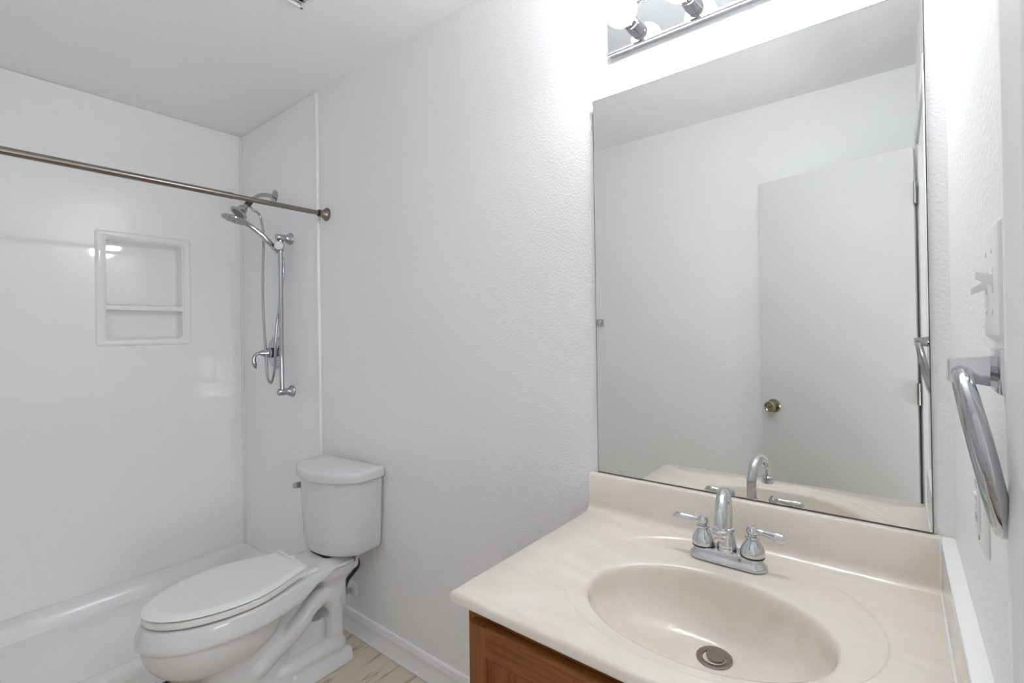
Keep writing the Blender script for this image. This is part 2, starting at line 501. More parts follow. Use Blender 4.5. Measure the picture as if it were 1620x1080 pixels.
# hand shower and its hose, held by the slider
hs = thing('hand_shower', 'chrome hand shower with round spray face and looping metal hose', 'hand shower', (SX - .028, SYB, 1.73))
h0 = Vector((SX - .028, SYB - .003, 1.725))
hp = cr_path([h0, h0 + hv * .045, h0 + Vector((-.004, -.068, .062)), h0 + Vector((-.01, -.11, .093)), h0 + Vector((-.014, -.142, .112))], 8)
mesh_obj('handle', tube(hp, [.0095, .0125, .0135, .012, .011, .013], 18), m_chs, hs)
dsk = h0 + Vector((-.016, -.185, .119))
dax = Vector((-.06, -.27, -.96)).normalized()
hdk = mesh_obj('spray_disc', lathe([(.0, -.011), (.020, -.011), (.040, -.009), (.053, -.005), (.0555, .0), (.0545, .004), (.050, .006)], dsk, dax, 44), m_chs, hs)
sub('spray_face', lathe([(.050, .004), (.048, .0065), (.0, .0065)], dsk, dax, 44), m_nozz, hdk, hs)
noz = bmesh.new()
a, b, c = frame_of(dax)
for rr, nn in ((.044, 26), (.035, 20), (.026, 15), (.016, 9)):
    for i in range(nn):
        p = dsk + dax * .006 + a * rr * math.cos(2 * PI * i / nn) + b * rr * math.sin(2 * PI * i / nn)
        add(noz, lathe([(.002, 0), (.0015, .002), (0, .0023)], p, dax, 6))
sub('nozzles', noz, m_plas, hdk, hs, label='pale rubber nozzles')
hpts = [(-2.580, -.130, 1.948), (-2.572, -.118, 1.930), (-2.578, -.088, 1.915), (-2.585, -.068, 1.84), (-2.588, -.065, 1.757), (-2.597, -.066, 1.62), (-2.600, -.066, 1.49), (-2.590, -.066, 1.35), (-2.568, -.066, 1.173), (-2.545, -.070, 1.085), (-2.517, -.070, 1.060), (-2.492, -.070, 1.085), (-2.468, -.070, 1.153), (-2.449, -.070, 1.323), (-2.437, -.055, 1.48), (-2.452, -.034, 1.578), (-2.456, -.030, 1.660), (-2.447, -.045, 1.705), tuple(h0)]
mesh_obj('hose', tube(cr_path(hpts, 10), .0062, 12), m_chs, hs)
mesh_obj('hose_nut', tube([h0 - hv * .014, h0 + hv * .012], .0095, 14), m_chs, hs)

# mixing valve
val = thing('shower_valve', 'round chrome shower valve with curved lever handle behind hose', 'shower valve', (-2.585, YP, 1.21))
mesh_obj('escutcheon', lathe([(.083, 0), (.083, .003), (.078, .008), (.045, .013), (.030, .016), (.0, .016)], (-2.585, YP, 1.21), (0, -1, 0), 48), m_chs, val)
mesh_obj('sleeve', lathe([(.026, .012), (.026, .034), (.0, .034)], (-2.585, YP, 1.21), (0, -1, 0)), m_dark, val, label='dark sleeve')
mesh_obj('handle_hub', lathe([(.0, .030), (.027, .030), (.028, .036), (.024, .048), (.016, .066), (.010, .082), (.0, .084)], (-2.585, YP, 1.21), (0, -1, 0)), m_chs, val)
lv = cr_path([(-2.585, -.075, 1.211), (-2.590, -.100, 1.207), (-2.597, -.112, 1.190), (-2.600, -.113, 1.168), (-2.600, -.108, 1.145), (-2.600, -.101, 1.132)], 6)
mesh_obj('lever', tube(lv, [.010, .009, .0085, .010, .0115, .009, .003], 14), m_chs, val)

# ---------------------------------------------------------------- toilet
TX = -1.865
toi = thing('toilet', 'white two-piece elongated toilet with closed lid between shower and vanity', 'toilet', (TX, -.35, 0))

def surface_nets(f, lo, hi, h):
    n = [int(round((b - a) / h)) + 1 for a, b in zip(lo, hi)]
    X, Y, Z = np.meshgrid(*[lo[i] + h * np.arange(n[i]) for i in range(3)], indexing='ij')
    D = f(X, Y, Z).astype(np.float64)
    ins = D < 0
    cs = np.zeros([k - 1 for k in n], int)
    for dx in (0, 1):
        for dy in (0, 1):
            for dz in (0, 1):
                cs += ins[dx:n[0] - 1 + dx, dy:n[1] - 1 + dy, dz:n[2] - 1 + dz]
    act = (cs > 0) & (cs < 8)
    idx = -np.ones(act.shape, int)
    cells = np.argwhere(act)
    idx[act] = np.arange(len(cells))
    acc = np.zeros((len(cells), 3)); cnt = np.zeros(len(cells))
    corners = [(a, b, c) for a in (0, 1) for b in (0, 1) for c in (0, 1)]
    for i, p in enumerate(corners):
        for q in corners[i + 1:]:
            if sum(abs(s - t) for s, t in zip(p, q)) != 1: continue
            dp = D[cells[:, 0] + p[0], cells[:, 1] + p[1], cells[:, 2] + p[2]]
            dq = D[cells[:, 0] + q[0], cells[:, 1] + q[1], cells[:, 2] + q[2]]
            m = (dp < 0) != (dq < 0)
            t = np.where(m, dp / np.where(m, dp - dq, 1), 0)
            pos = np.array(p) + t[:, None] * (np.array(q) - np.array(p))
            acc[m] += pos[m]; cnt[m] += 1
    V = (cells + acc / cnt[:, None]) * h + np.array(lo)
    quads = []
    for ax in range(3):
        s = [slice(None)] * 3; t = [slice(None)] * 3
        s[ax] = slice(0, n[ax] - 1); t[ax] = slice(1, n[ax])
        ch = ins[tuple(s)] != ins[tuple(t)]
        e = np.argwhere(ch)
        b, c = [(1, 2), (2, 0), (0, 1)][ax]
        ok = (e[:, b] > 0) & (e[:, c] > 0) & (e[:, b] < n[b] - 1) & (e[:, c] < n[c] - 1)
        e = e[ok]
        def g(db, dc):
            k = e.copy(); k[:, b] -= db; k[:, c] -= dc
            return idx[k[:, 0], k[:, 1], k[:, 2]]
        q = np.stack([g(1, 1), g(0, 1), g(0, 0), g(1, 0)], 1)
        flip = ~ins[e[:, 0], e[:, 1], e[:, 2]]
        q[flip] = q[flip][:, ::-1]
        quads.append(q)
    return V, np.concatenate(quads)

def smin(a, b, k):
    h = np.clip(.5 + .5 * (b - a) / k, 0, 1)
    return b * (1 - h) + a * h - k * h * (1 - h)
def smax(a, b, k): return -smin(-a, -b, k)
def sstep(x, a, b):
    t = np.clip((x - a) / (b - a), 0, 1); return t * t * (3 - 2 * t)
def rbox(X, Y, Z, c, hsz, r):
    q = [np.abs(A - cc) - (hh - r) for A, cc, hh in zip((X, Y, Z), c, hsz)]
    return np.sqrt(sum(np.maximum(a, 0) ** 2 for a in q)) + np.minimum(np.maximum(q[0], np.maximum(q[1], q[2])), 0) - r
def capsule(X, Y, Z, p, q, ra, rb):
    p = np.array(p); d = np.array(q) - p
    t = np.clip(((X - p[0]) * d[0] + (Y - p[1]) * d[1] + (Z - p[2]) * d[2]) / (d @ d), 0, 1)
    return np.sqrt((X - p[0] - t * d[0]) ** 2 + (Y - p[1] - t * d[1]) ** 2 + (Z - p[2] - t * d[2]) ** 2) - (ra + (rb - ra) * t)

def toilet_sdf(u, v, z):
    A = np.abs(u)
    # rim and deck outline
    a0, b0, vc = .178, .253, .50
    fr = (np.sqrt((u / a0) ** 2 + ((v - vc) / b0) ** 2) - 1) * a0
    w = .124 + (.178 - .124) * sstep(v, .23, .50) - .03 * sstep(-v, -.12, -.04)
    bk = A - w
    out = np.where(v > vc, fr, bk)
    off = .0115 * np.clip((.402 - z) / .047, 0, 1)
    zb = .336 + .034 * sstep(-v, -.34, -.24) + .02 * sstep(-v, -.24, -.18)
    rim = smax(smax(out - off, z - .402, .007), zb - z, .008)
    rim = smax(rim, .055 - v, .02)
    # lower bowl
    ru, rvv, rz = .171, .2110, .163
    e = ((np.abs(u / ru) ** 2.08 + np.abs((v - .545) / rvv) ** 2.08) ** (2.4 / 2.08) + (np.maximum(.348 - z, 0) / rz) ** 2.4) ** (1 / 2.4)
    bowl = np.maximum((e - 1) * .165, z - .36)
    d = smin(rim, bowl, .006)
    # pedestal
    front = rbox(u, v, z, (0, .46, .12), (.085, .125, .14), .06)
    web = rbox(u, v, z, (0, .33, .15), (.048, .20, .16), .03)
    foot = rbox(u, v, z, (0, .352, .0), (.121, .245, .054), .008)
    foot = np.maximum(smax(foot, (A - .118) * .9 + (z - .016) * .4, .004), -z)
    pl = np.where(v < .2, (.2 - v), 0)
    ped = smin(smin(front, web, .03), foot, .008)
    # neck under the tank
    neck = rbox(u, v, z - 0 * u, (0, .155, .30), (.085, .050, .11), .03)
    flare = rbox(u, v, z, (0, .15, .375), (.105, .085, .028), .02)
    ped = smin(ped, smin(neck, flare, .05), .03)
    d = smin(d, ped, .012)
    # trapway: an S tube on either side
    P = [(.445, .135), (.385, .172), (.34, .194), (.295, .222), (.255, .262), (.225, .283), (.193, .284), (.168, .258), (.161, .21), (.161, .14), (.161, .03)]
    up_ = np.full_like(u, 1.)
    for p, q in zip(P[:-1], P[1:]):
        up_ = np.minimum(up_, capsule(A, v, z, (.068, *p), (.068, *q), .033, .033))
    d = smin(d, up_, .009)
    # base shoulder along the foot
    shd_ = capsule(A, v, z, (.068, .15, .075), (.068, .36, .070), .034, .034)
    d = smin(d, shd_, .010)
    # opening through the web
    hole = np.sqrt(((v - .224 - .3 * (z - .215)) / .034) ** 2 + ((z - .216) / .034) ** 2) - 1
    d = smax(d, -hole * .03, .004)
    return np.maximum(d, -z)

hgt = .004
V, Q = surface_nets(lambda X, Y, Z: toilet_sdf(X, Y, Z), (-.21, .02, -.006), (.21, .80, .42), hgt)
tm = bmesh.new()
vv = [tm.verts.new((TX + p[0], -p[1], p[2])) for p in V]
for q in Q:
    try: tm.faces.new([vv[i] for i in q])
    except ValueError: pass
for _ in range(2):
    bmesh.ops.smooth_vert(tm, verts=tm.verts[:], factor=.4, use_axis_x=True, use_axis_y=True, use_axis_z=True)
bmesh.ops.recalc_face_normals(tm, faces=tm.faces[:])
bowl_o = mesh_obj('bowl', tm, m_cer, toi, sharp=80)

def seat_outline(grow=0., n=64, vb=.292, wb=.107):
    a0, b0, vc = .178 + grow, .2515 + grow, .50
    pts = []
    for i in range(n + 1):                # front arc, right to left
        t = PI * i / n
        pts.append((a0 * math.cos(t), vc + b0 * math.sin(t)))
    side = []
    for i in range(1, 21):
        s = i / 20
        v = vc + (vb - grow - vc) * s
        k = s * s * (3 - 2 * s) * .55 + s * s * .45
        side.append((-(a0 + (wb + grow - a0) * k), v))
    pts += side
    pts += [(-x, v) for x, v in side[::-1]]
    return pts
def ring3(poly, z): return [(TX + x, -v, z) for x, v in poly]
def shrunk(poly, d):
    # scale towards the middle of the seat by about d at the rim
    return [(x * (1 - d / .17), .50 + (v - .50) * (1 - d / .22)) for x, v in poly]
so = seat_outline(-.0015)
si = [(.112 * math.cos(2 * PI * i / len(so)), .52 + .150 * math.sin(2 * PI * i / len(so))) for i in range(len(so))]
seat = loft([ring3(shrunk(so, .003), .4082), ring3(shrunk(so, .0005), .4094), ring3(so, .411), ring3(shrunk(so, .0005), .4255), ring3(shrunk(so, .003), .4276), ring3(shrunk(so, .007), .4284), ring3(si, .4284), ring3(si, .4082), ring3(shrunk(so, .003), .4082)], False, False)
mesh_obj('seat', seat, m_seat, toi)
lo_ = seat_outline(.0005, vb=.285)
lid = loft([ring3(shrunk(lo_, .02), .4350), ring3(shrunk(lo_, .0015), .4340), ring3(lo_, .4350), ring3(shrunk(lo_, .0006), .4365), ring3(shrunk(lo_, .004), .4390), ring3(shrunk(lo_, .0155), .4436), ring3(shrunk(lo_, .0175), .4447), ring3(shrunk(lo_, .03), .4451), ring3(shrunk(lo_, .12), .4453)])
lid_o = mesh_obj('seat_lid', lid, m_seat, toi, sharp=50)
add_b = prism(fillet([(TX - .106, -.284), (TX - .106, -.312), (TX + .106, -.312), (TX + .106, -.284)], [.01, .002, .002, .01]), 'z', .4035, .4415)
sub('lid_skirt', add_b, m_seat, lid_o, toi)
for s in (-1, 1):
    mesh_obj('hinge_cap', box(TX + s * .086 - .014, TX + s * .086 + .014, -.286, -.236, .400, .4125, .005, 3), m_seat, toi)
    mesh_obj('bolt_cap', lathe([(.012, 0), (.012, .006), (.009, .012), (.0, .014)], (TX + s * .100, -.335, .046), (s * .25, 0, 1), 20), m_seat, toi)

# tank, very slightly turned on its bolts
TANG = R(4.6)
def tank_outline(w, side, dep, rc=.02, n=28):
    pts = [(w, 0)]
    # bow front from (w, side) to (-w, side)
    for i in range(n + 1):
        x = w * math.cos(PI * i / n)
        # shallow bow with soft shoulders
        s = max(0., 1 - abs(x / w) ** 2.3)
        pts.append((x, side + (dep - side) * s ** .92))
    pts.append((-w, 0))
    return fillet(pts, [rc] + [.012] + [.006] * (n - 1) + [.012] + [rc], 4)
def tank_ring(poly, z):
    out = []
    for x, v in poly:
        yy = -(v + .018) + .13
        X = x * math.cos(TANG) - yy * math.sin(TANG)
        Y = x * math.sin(TANG) + yy * math.cos(TANG)
        out.append((TX + .002 + X, Y - .13, z))
    return out
def tank_poly(w, side, dep): return tank_outline(w, side, dep)
rings = []
for z, w, s_, dp, o_ in ((.424, .150, .09, .165, .0), (.4255, .160, .10, .176, .0), (.432, .170, .105, .184, .0), (.447, .176, .108, .188, .0), (.49, .180, .11, .190, .0), (.60, .187, .113, .194, .0), (.728, .193, .115, .197, .0)):
    rings.append(tank_ring(tank_poly(w, s_, dp), z))
tank_o = mesh_obj('tank', loft(rings), m_cer, toi, sharp=50)
rings = []
base = tank_outline(.206, .122, .212, .018)
for d_, z in ((.006, .722), (.001, .7235), (.0, .727), (.0, .748), (.0015, .754), (.005, .758), (.009, .7600), (.013, .7607), (.10, .7617)):
    rings.append(tank_ring([(x * (1 - d_ / .206), .1 + (v - .1) * (1 - d_ / .11)) for x, v in base], z))
mesh_obj('tank_lid', loft(rings), m_cer, toi, sharp=50)
def tk(x, v, z): return Vector(tank_ring([(x, v)], z)[0])
lv0 = tk(-.171, .138, .664)
dirf = (tk(0, 1, 0) - tk(0, 0, 0)).normalized()
dirs = (tk(-1, 0, 0) - tk(0, 0, 0)).normalized()
fl = lathe([(.0, -.02), (.0125, -.02), (.0125, .020), (.011, .023), (.0, .023)], lv0, dirf, 24)
add(fl, tube([lv0 + dirf * .014 + dirs * -.012, lv0 + dirf * .015 + dirs * .008 + Vector((0, 0, -.002)), lv0 + dirf * .015 + dirs * .016 + Vector((0, 0, -.003))], [.011, .0125, .012], 12))
mesh_obj('flush_lever', fl, m_chs, toi, label='chrome flush lever')
mesh_obj('tank_bolt', tube([(TX + .115, -.10, .39), (TX + .115, -.10, .43)], .006, 10), m_brass, toi, label='dark brass tank bolt')

# water supply on the wall behind
ws = thing('water_supply_valve', 'small white wall stop valve with dark hose behind toilet', 'water valve', (-1.915, 0, .186))
mesh_obj('escutcheon', lathe([(.036, 0), (.036, .003), (.030, .008), (.012, .012), (.0, .012)], (-1.915, 0, .186), (0, -1, 0)), m_trim, ws)
mesh_obj('valve_body', tube([(-1.915, -.006, .186), (-1.915, -.062, .186)], [.010, .010, .014, .014], 14), m_chr, ws)
mesh_obj('valve_handle', lathe([(.0, 0), (.014, 0), (.016, .006), (.012, .012), (.0, .012)], (-1.915, -.062, .186), (0, -1, 0), 20, 1.5, .8), m_hose, ws)
mesh_obj('hose', tube(cr_path([(-1.915, -.045, .196), (-1.90, -.040, .24), (-1.862, -.032, .285), (-1.836, -.028, .318), (-1.832, -.036, .352), (-1.85, -.06, .385), (-1.865, -.08, .425)], 8), .0085, 12), m_hose, ws)

# ---------------------------------------------------------------- vanity cabinet
VX0, VX1 = -.668, XR - .003
VF = -.535
vc_ = thing('vanity_cabinet', 'stained wood vanity cabinet under the cream sink top', 'cabinet', ((VX0 + VX1) / 2, -.27, 0))
cab = box(VX0, VX0 + .016, VF + .018, -.002, .0, .7743, .001)
box(VX1 - .016, VX1, VF + .018, -.002, .0, .7743, .001, bm=cab)
box(VX0 + .016, VX1 - .016, -.012, -.002, .10, .7743, bm=cab)
box(VX0 + .016, VX1 - .016, VF + .018, -.012, .095, .11, bm=cab)
mesh_obj('carcass', cab, m_woodv, vc_)
mesh_obj('frame_stile', box(VX0, VX0 + .045, VF, VF + .019, .095, .7743, .001), m_woodv, vc_)
mesh_obj('frame_stile', box(VX1 - .045, VX1, VF, VF + .019, .095, .7743, .001), m_woodv, vc_)
mesh_obj('frame_rail', box(VX0 + .045, VX1 - .045, VF + .001, VF + .019, .722, .7743), m_woodh, vc_)
mesh_obj('frame_rail', box(VX0 + .045, VX1 - .045, VF + .001, VF + .019, .095, .13), m_woodh, vc_)
mesh_obj('toe_kick', box(VX0 + .016, VX1 - .016, VF + .075, VF + .09, 0, .097), m_woodh, vc_)
def cab_door(x0, x1, z0, z1):
    yf, yb = VF - .021, VF - .001
    cx = (x0 + x1) / 2
    sw, rw = .041, .052
    o = bpy.data.objects.new('door', None); C.objects.link(o)
    o.parent = vc_
    # the top rail has a rounded over outer edge, so do the stiles
    def member(a0, a1, b0, b1, edge, mt, nm):
        t = box(a0, a1, yf, yb, b0, b1)
        sel = []
        for e_ in t.edges:
            m_ = (e_.verts[0].co + e_.verts[1].co) / 2
            if abs(m_.y - yf) < 1e-5:
                if (edge == 'x0' and abs(m_.x - a0) < 1e-5) or (edge == 'x1' and abs(m_.x - a1) < 1e-5) or (edge == 'z1' and abs(m_.z - b1) < 1e-5) or (edge == 'z0' and abs(m_.z - b0) < 1e-5):
                    sel.append(e_)
        bmesh.ops.bevel(t, geom=sel, offset=.0085, segments=5, profile=.5, affect='EDGES')
        q = sub(nm, t, mt, o, vc_)
        return q
    member(x0, x0 + sw, z0, z1, 'x0', m_woodv, 'stile')
    member(x1 - sw, x1, z0, z1, 'x1', m_woodv, 'stile')
    member(x0 + sw, x1 - sw, z1 - rw, z1, 'z1', m_woodh, 'rail')
    member(x0 + sw, x1 - sw, z0, z0 + rw, 'z0', m_woodh, 'rail')
    i_ = [(x0 + sw, z0 + rw), (x1 - sw, z0 + rw), (x1 - sw, z1 - rw), (x0 + sw, z1 - rw)]
    md = loft([[(x, y, z) for x, z in inset(i_, d)] for d, y in ((-.002, yf + .0045), (.0055, yf + .0045), (.0065, yf + .0025), (.0120, yf + .0025), (.0150, yf + .009), (.018, yf + .009))], False, False)
    sub('panel_molding', md, m_woodv, o, vc_)
    sub('panel', prism(inset(i_, .014), 'y', yf + .0085, yf + .0125), m_woodv, o, vc_)
    return o
mid = (VX0 + VX1) / 2
cab_door(VX0 + .020, mid - .003, .14, .7555)
cab_door(mid + .003, VX1 - .020, .14, .7555)

# ---------------------------------------------------------------- vanity top with integral bowl
CT = .797
TX0, TX1, TY0, TY1 = -.6985, XR - .001, -.556, -.001
vt = thing('vanity_countertop', 'cream cultured marble vanity top with integral oval sink bowl', 'countertop', ((TX0 + TX1) / 2, -.28, CT - .022))
OC, OR_ = (-.298, -.2795), (.281, .2335)
IC, IR_ = (-.2925, -.331), (.2125, .149)
DC = (-.287, -.262); DZ = .668
def rect_hit(c, dx, dy, x0, x1, y0, y1):
    t = 1e9
    if dx > 1e-9: t = min(t, (x1 - c[0]) / dx)
    if dx < -1e-9: t = min(t, (x0 - c[0]) / dx)
    if dy > 1e-9: t = min(t, (y1 - c[1]) / dy)
    if dy < -1e-9: t = min(t, (y0 - c[1]) / dy)
    return c[0] + dx * t, c[1] + dy * t
NT = 160
angs = [2 * PI * i / NT for i in range(NT)]
rx0, rx1, ry0, ry1 = TX0 + .006, TX1, TY0 + .006, TY1
for cx, cy in ((rx0, ry0), (rx1, ry0), (rx1, ry1), (rx0, ry1)):
    a = math.atan2((cy - OC[1]) / OR_[1], (cx - OC[0]) / OR_[0]) % (2 * PI)
    k = min(range(NT), key=lambda i: abs((angs[i] - a + PI) % (2 * PI) - PI))
    angs[k] = a
def ell(c, r, a, s=1.): return (c[0] + r[0] * s * math.cos(a), c[1] + r[1] * s * math.sin(a))
rings = []
def ring_from(fn): rings.append([fn(a) for a in angs])
def rect_pt(a, z, g=0.):
    x, y = rect_hit(OC, OR_[0] * math.cos(a), OR_[1] * math.sin(a), rx0 - g if g else rx0, rx1, ry0 - g if g else ry0, ry1)
    return (x, y, z)
ZT = CT
def grown(a, g, z):
    x, y, _ = rect_pt(a, z)
    if x < rx0 + 1e-5: x -= g
    if y < ry0 + 1e-5: y -= g
    return (x, y, z)
ring_from(lambda a: grown(a, -.02, CT - .0225))
ring_from(lambda a: grown(a, .003, CT - .0225))
ring_from(lambda a: grown(a, .0055, CT - .0195))
ring_from(lambda a: grown(a, .006, CT - .0075))
ring_from(lambda a: grown(a, .0045, CT - .0028))
ring_from(lambda a: grown(a, .0, CT))
for s, z in ((1.012, CT), (1.004, CT - .0004), (.997, CT - .0026), (.985, CT - .0030)):
    ring_from(lambda a: (*ell(OC, OR_, a, s), z))
for t in (.25, .5, .75, .92):
    def f(a):
        p = ell(OC, OR_, a, .985); q = ell(IC, IR_, a, 1.045)
        return (p[0] + (q[0] - p[0]) * t, p[1] + (q[1] - p[1]) * t, CT - .0030 - .004 * t)
    ring_from(f)
for s, dz in ((1.045, .0072), (1.022, .0086), (1.006, .0115), (.994, .0165), (.985, .0235)):
    ring_from(lambda a: (*ell(IC, IR_, a, s), CT - dz))
nb = 16
for i in range(1, nb + 1):
    t = i / nb
    def f(a):
        p = ell(IC, IR_, a, .985); q = (DC[0] + .030 * math.cos(a), DC[1] + .030 * math.sin(a))
        th = t * PI / 2
        h = math.sin(th) ** .80
        w_ = 1 - math.cos(th)
        w_ = w_ * .80 + t * .20
        return (p[0] + (q[0] - p[0]) * w_, p[1] + (q[1] - p[1]) * w_, CT - .0235 + (DZ - CT + .0235) * h)
    ring_from(f)
top = loft(rings, False, True)
top_o = mesh_obj('sink_slab', top, m_marb, vt, sharp=50)
BST = .8965
bs = [(-.0005, CT - .004), (-.0005, BST), (-.018, BST), (-.0225, BST - .0015), (-.0252, BST - .006), (-.0257, CT + .020), (-.0275, CT + .010), (-.031, CT + .004), (-.038, CT + .0005), (-.040, CT - .001)]
mesh_obj('backsplash', loft([[(x, y, z) for y, z in bs] for x in (TX0, XR - .001)]), m_marb, vt, sharp=40)
ss_x = .0595
mesh_obj('side_splash', box(ss_x, XR - .0005, -.549, -.0256, CT - .001, BST - .002, .002), m_marb, vt)
ck = box(ss_x - .0002, XR, -.549, -.012, BST - .004, BST + .002, .002, 3)
add(ck, tube([(ss_x - .0005, -.0275, CT + .004), (ss_x - .0005, -.0265, BST - .001)], .0018, 8))
add(ck, tube([(ss_x - .0008, -.03, CT + .0008), (ss_x - .0008, -.549, CT + .0008)], .0034, 8))
mesh_obj('caulk_bead', ck, m_caulk, vt, label='white caulk bead along the side splash')
# drain
dz0 = DZ + .0008
dr = mesh_obj('drain_ring', lathe([(.033, -.003), (.033, .0015), (.0315, .0028), (.022, .0016), (.0205, -.002), (.0205, -.02), (.0, -.02)], (DC[0], DC[1], dz0)), m_steel, vt, label='brushed steel drain ring')
sub('stopper', lathe([(.0, -.012), (.012, -.012), (.012, .001), (.0165, .002), (.0175, .0045), (.0165, .007), (.0, .0085)], (DC[0] + .002, DC[1] + .002, dz0)), m_steel, dr, vt)
sub('drain_throat', lathe([(.0, -.0165), (.0202, -.0165), (.0202, -.0155), (.0, -.0155)], (DC[0], DC[1], dz0)), m_dark, dr, vt)

# ---------------------------------------------------------------- faucet
FX, FY, FZ = -.300, -.117, CT - .0032
fa = thing('faucet', 'chrome two-handle gooseneck faucet at the back of sink', 'faucet', (FX, FY, FZ))
def oval(hw, hd, z, n=48):
    pts = []
    for i in range(n):
        a = 2 * PI * i / n
        c_, s_ = math.cos(a), math.sin(a)
        pts.append((FX + math.copysign(max(hw - hd, 0), c_) * min(1, abs(c_) * 4) + hd * c_, FY + hd * s_, FZ + z))
    return pts
mesh_obj('base_plate', loft([oval(.079, .0265, 0), oval(.080, .0275, .003), oval(.0795, .027, .007), oval(.0755, .024, .011), oval(.0725, .0225, .0155), oval(.0705, .0215, .0225), oval(.069, .0205, .0248), oval(.066, .018, .0255)]), m_chr, fa, sharp=50)
for s in (-1, 1):
    hx_ = FX + s * .051
    hz = FZ + .0255
    mesh_obj('washer', lathe([(.0, -.002), (.0238, -.002), (.0238, .0022), (.0, .0022)], (hx_, FY, hz)), m_dark, fa, label='dark washer')
    hb_ = mesh_obj('handle', lathe([(.0, .002), (.0242, .002), (.0248, .004), (.0240, .012), (.0205, .0205), (.0150, .0285), (.0105, .0335), (.0095, .035), (.0135, .0362), (.0145, .0385), (.0135, .041), (.0095, .0423), (.009, .044), (.0115, .047), (.0125, .0515), (.0115, .056), (.0075, .0605), (.0, .062)], (hx_, FY, hz)), m_chr, fa)
    p0 = Vector((hx_, FY, hz + .0520))
    q = [p0, p0 + Vector((s * .012, -.001, .001)), p0 + Vector((s * .026, -.002, .000)), p0 + Vector((s * .042, -.003, -.001)), p0 + Vector((s * .058, -.004, -.002)), p0 + Vector((s * .066, -.004, -.002))]
    sub('lever', tube(cr_path(q, 6), [.0065, .0048, .0052, .0072, .0098, .0085, .003], 16), m_chr, hb_, fa)
sp_y = FY - .002
mesh_obj('spout_base', lathe([(.0, .022), (.0195, .022), (.0205, .026), (.0200, .036), (.0165, .050), (.0140, .060), (.0135, .064), (.0160, .0665), (.0165, .070), (.0155, .073), (.0125, .075), (.0, .075)], (FX, sp_y, FZ)), m_chr, fa)
sd = Vector((.017, -.103, 0)); sd.normalize()
path = [Vector((FX, sp_y, FZ + .070)), Vector((FX, sp_y, FZ + .09))]
rA = .0515
cz0 = FZ + .109
for i in range(0, 25):
    t = PI * i / 24 * 1.02
    path.append(Vector((FX, sp_y, cz0)) + sd * (rA - rA * math.cos(t)) + Vector((0, 0, rA * 1.02 * math.sin(t))))
mesh_obj('spout', tube(path, [.0122, .012, .0118, .0116, .0116], 24, up=(1, 0, 0)), m_chr, fa)
tip = path[-1]
td = (path[-1] - path[-2]).normalized()
mesh_obj('aerator', lathe([(.0, -.002), (.0125, -.002), (.0150, .0005), (.0150, .003), (.0132, .0045), (.0132, .006), (.0158, .0075), (.0160, .013), (.0148, .017), (.0125, .0175), (.0115, .015), (.0, .015)], tip, td, 32), m_chr, fa)

# ---------------------------------------------------------------- mirror
MX0, MX1, MZ0, MZ1 = -.679, .0501, .8988, 1.946
mi = thing('vanity_mirror', 'large frameless mirror above the vanity backsplash', 'mirror', ((MX0 + MX1) / 2, 0, MZ0))
glass = box(MX0, MX1, -.0062, -.0015, MZ0, MZ1)
mesh_obj('glass', box(MX0 + .0016, MX1 - .0016, -.0066, -.0012, MZ0 + .0016, MZ1 - .0016), m_mirr, mi)
eg = bmesh.new()
for a in ((MX0, MX0 + .0022, MZ0, MZ1), (MX1 - .0022, MX1, MZ0, MZ1), (MX0, MX1, MZ0, MZ0 + .0022), (MX0, MX1, MZ1 - .0022, MZ1)):
    box(a[0], a[1], -.0062, -.0003, a[2], a[3], bm=eg)
mesh_obj('edge', eg, m_edge, mi, label='dark mirror edge')
glass.free()
tp = loft([[(x, y, z) for x, z in ((MX0 - .004, MZ1 - .012), (MX0 + .001, MZ1 - .012), (MX0 + .001, MZ1 - .03), (MX0 - .004, MZ1 - .03))] for y in (-.0075, -.0005)])
mesh_obj('clip', tp, m_plas, mi, label='small clear clip at the corner')

# ---------------------------------------------------------------- vanity light
LX0, LX1, LZ0, LZ1, LY = -.6185, -.0095, 2.044, 2.160, -.026
vl = thing('vanity_light', 'chrome bar vanity light with white globe bulbs above the mirror', 'light fixture', ((LX0 + LX1) / 2, 0, (LZ0 + LZ1) / 2))
prof = [(-.0005, LZ0 + .004), (-.018, LZ0 + .004), (-.020, LZ0), (LY, LZ0), (LY - .0015, LZ0 + .003), (LY, LZ0 + .008), (LY + .003, LZ0 + .011), (LY + .003, LZ1 - .011), (LY, LZ1 - .008), (LY - .0015, LZ1 - .003), (LY, LZ1), (-.020, LZ1), (-.018, LZ1 - .004), (-.0005, LZ1 - .004)]
mesh_obj('back_plate', loft([[(x, y, z) for y, z in prof] for x in (LX0, LX1)]), m_chr, vl, sharp=25)
for i in range(4):
    bx = -.540 + .15 * i
    zc = 2.100
    so_ = mesh_obj('socket', lathe([(.0, .0), (.0215, .0), (.0215, .022), (.0205, .0225), (.0205, .024), (.0215, .0245), (.0215, .040), (.0195, .041), (.0, .041)], (bx, LY + .003, zc), (0, -1, 0), 32), m_chr, vl)
    # build the globe from socket outwards
    gl = [(.0, .036), (.0165, .036), (.0175, .0415)] + [(.0405 * math.sin(t), .0785 - .0405 * math.cos(t)) for t in np.linspace(.47, PI, 22)]
    sub('light_bulb', lathe(gl, (bx, LY + .003, zc), (0, -1, 0), 36), m_bulb, so_, vl, label='white globe bulb, lit')

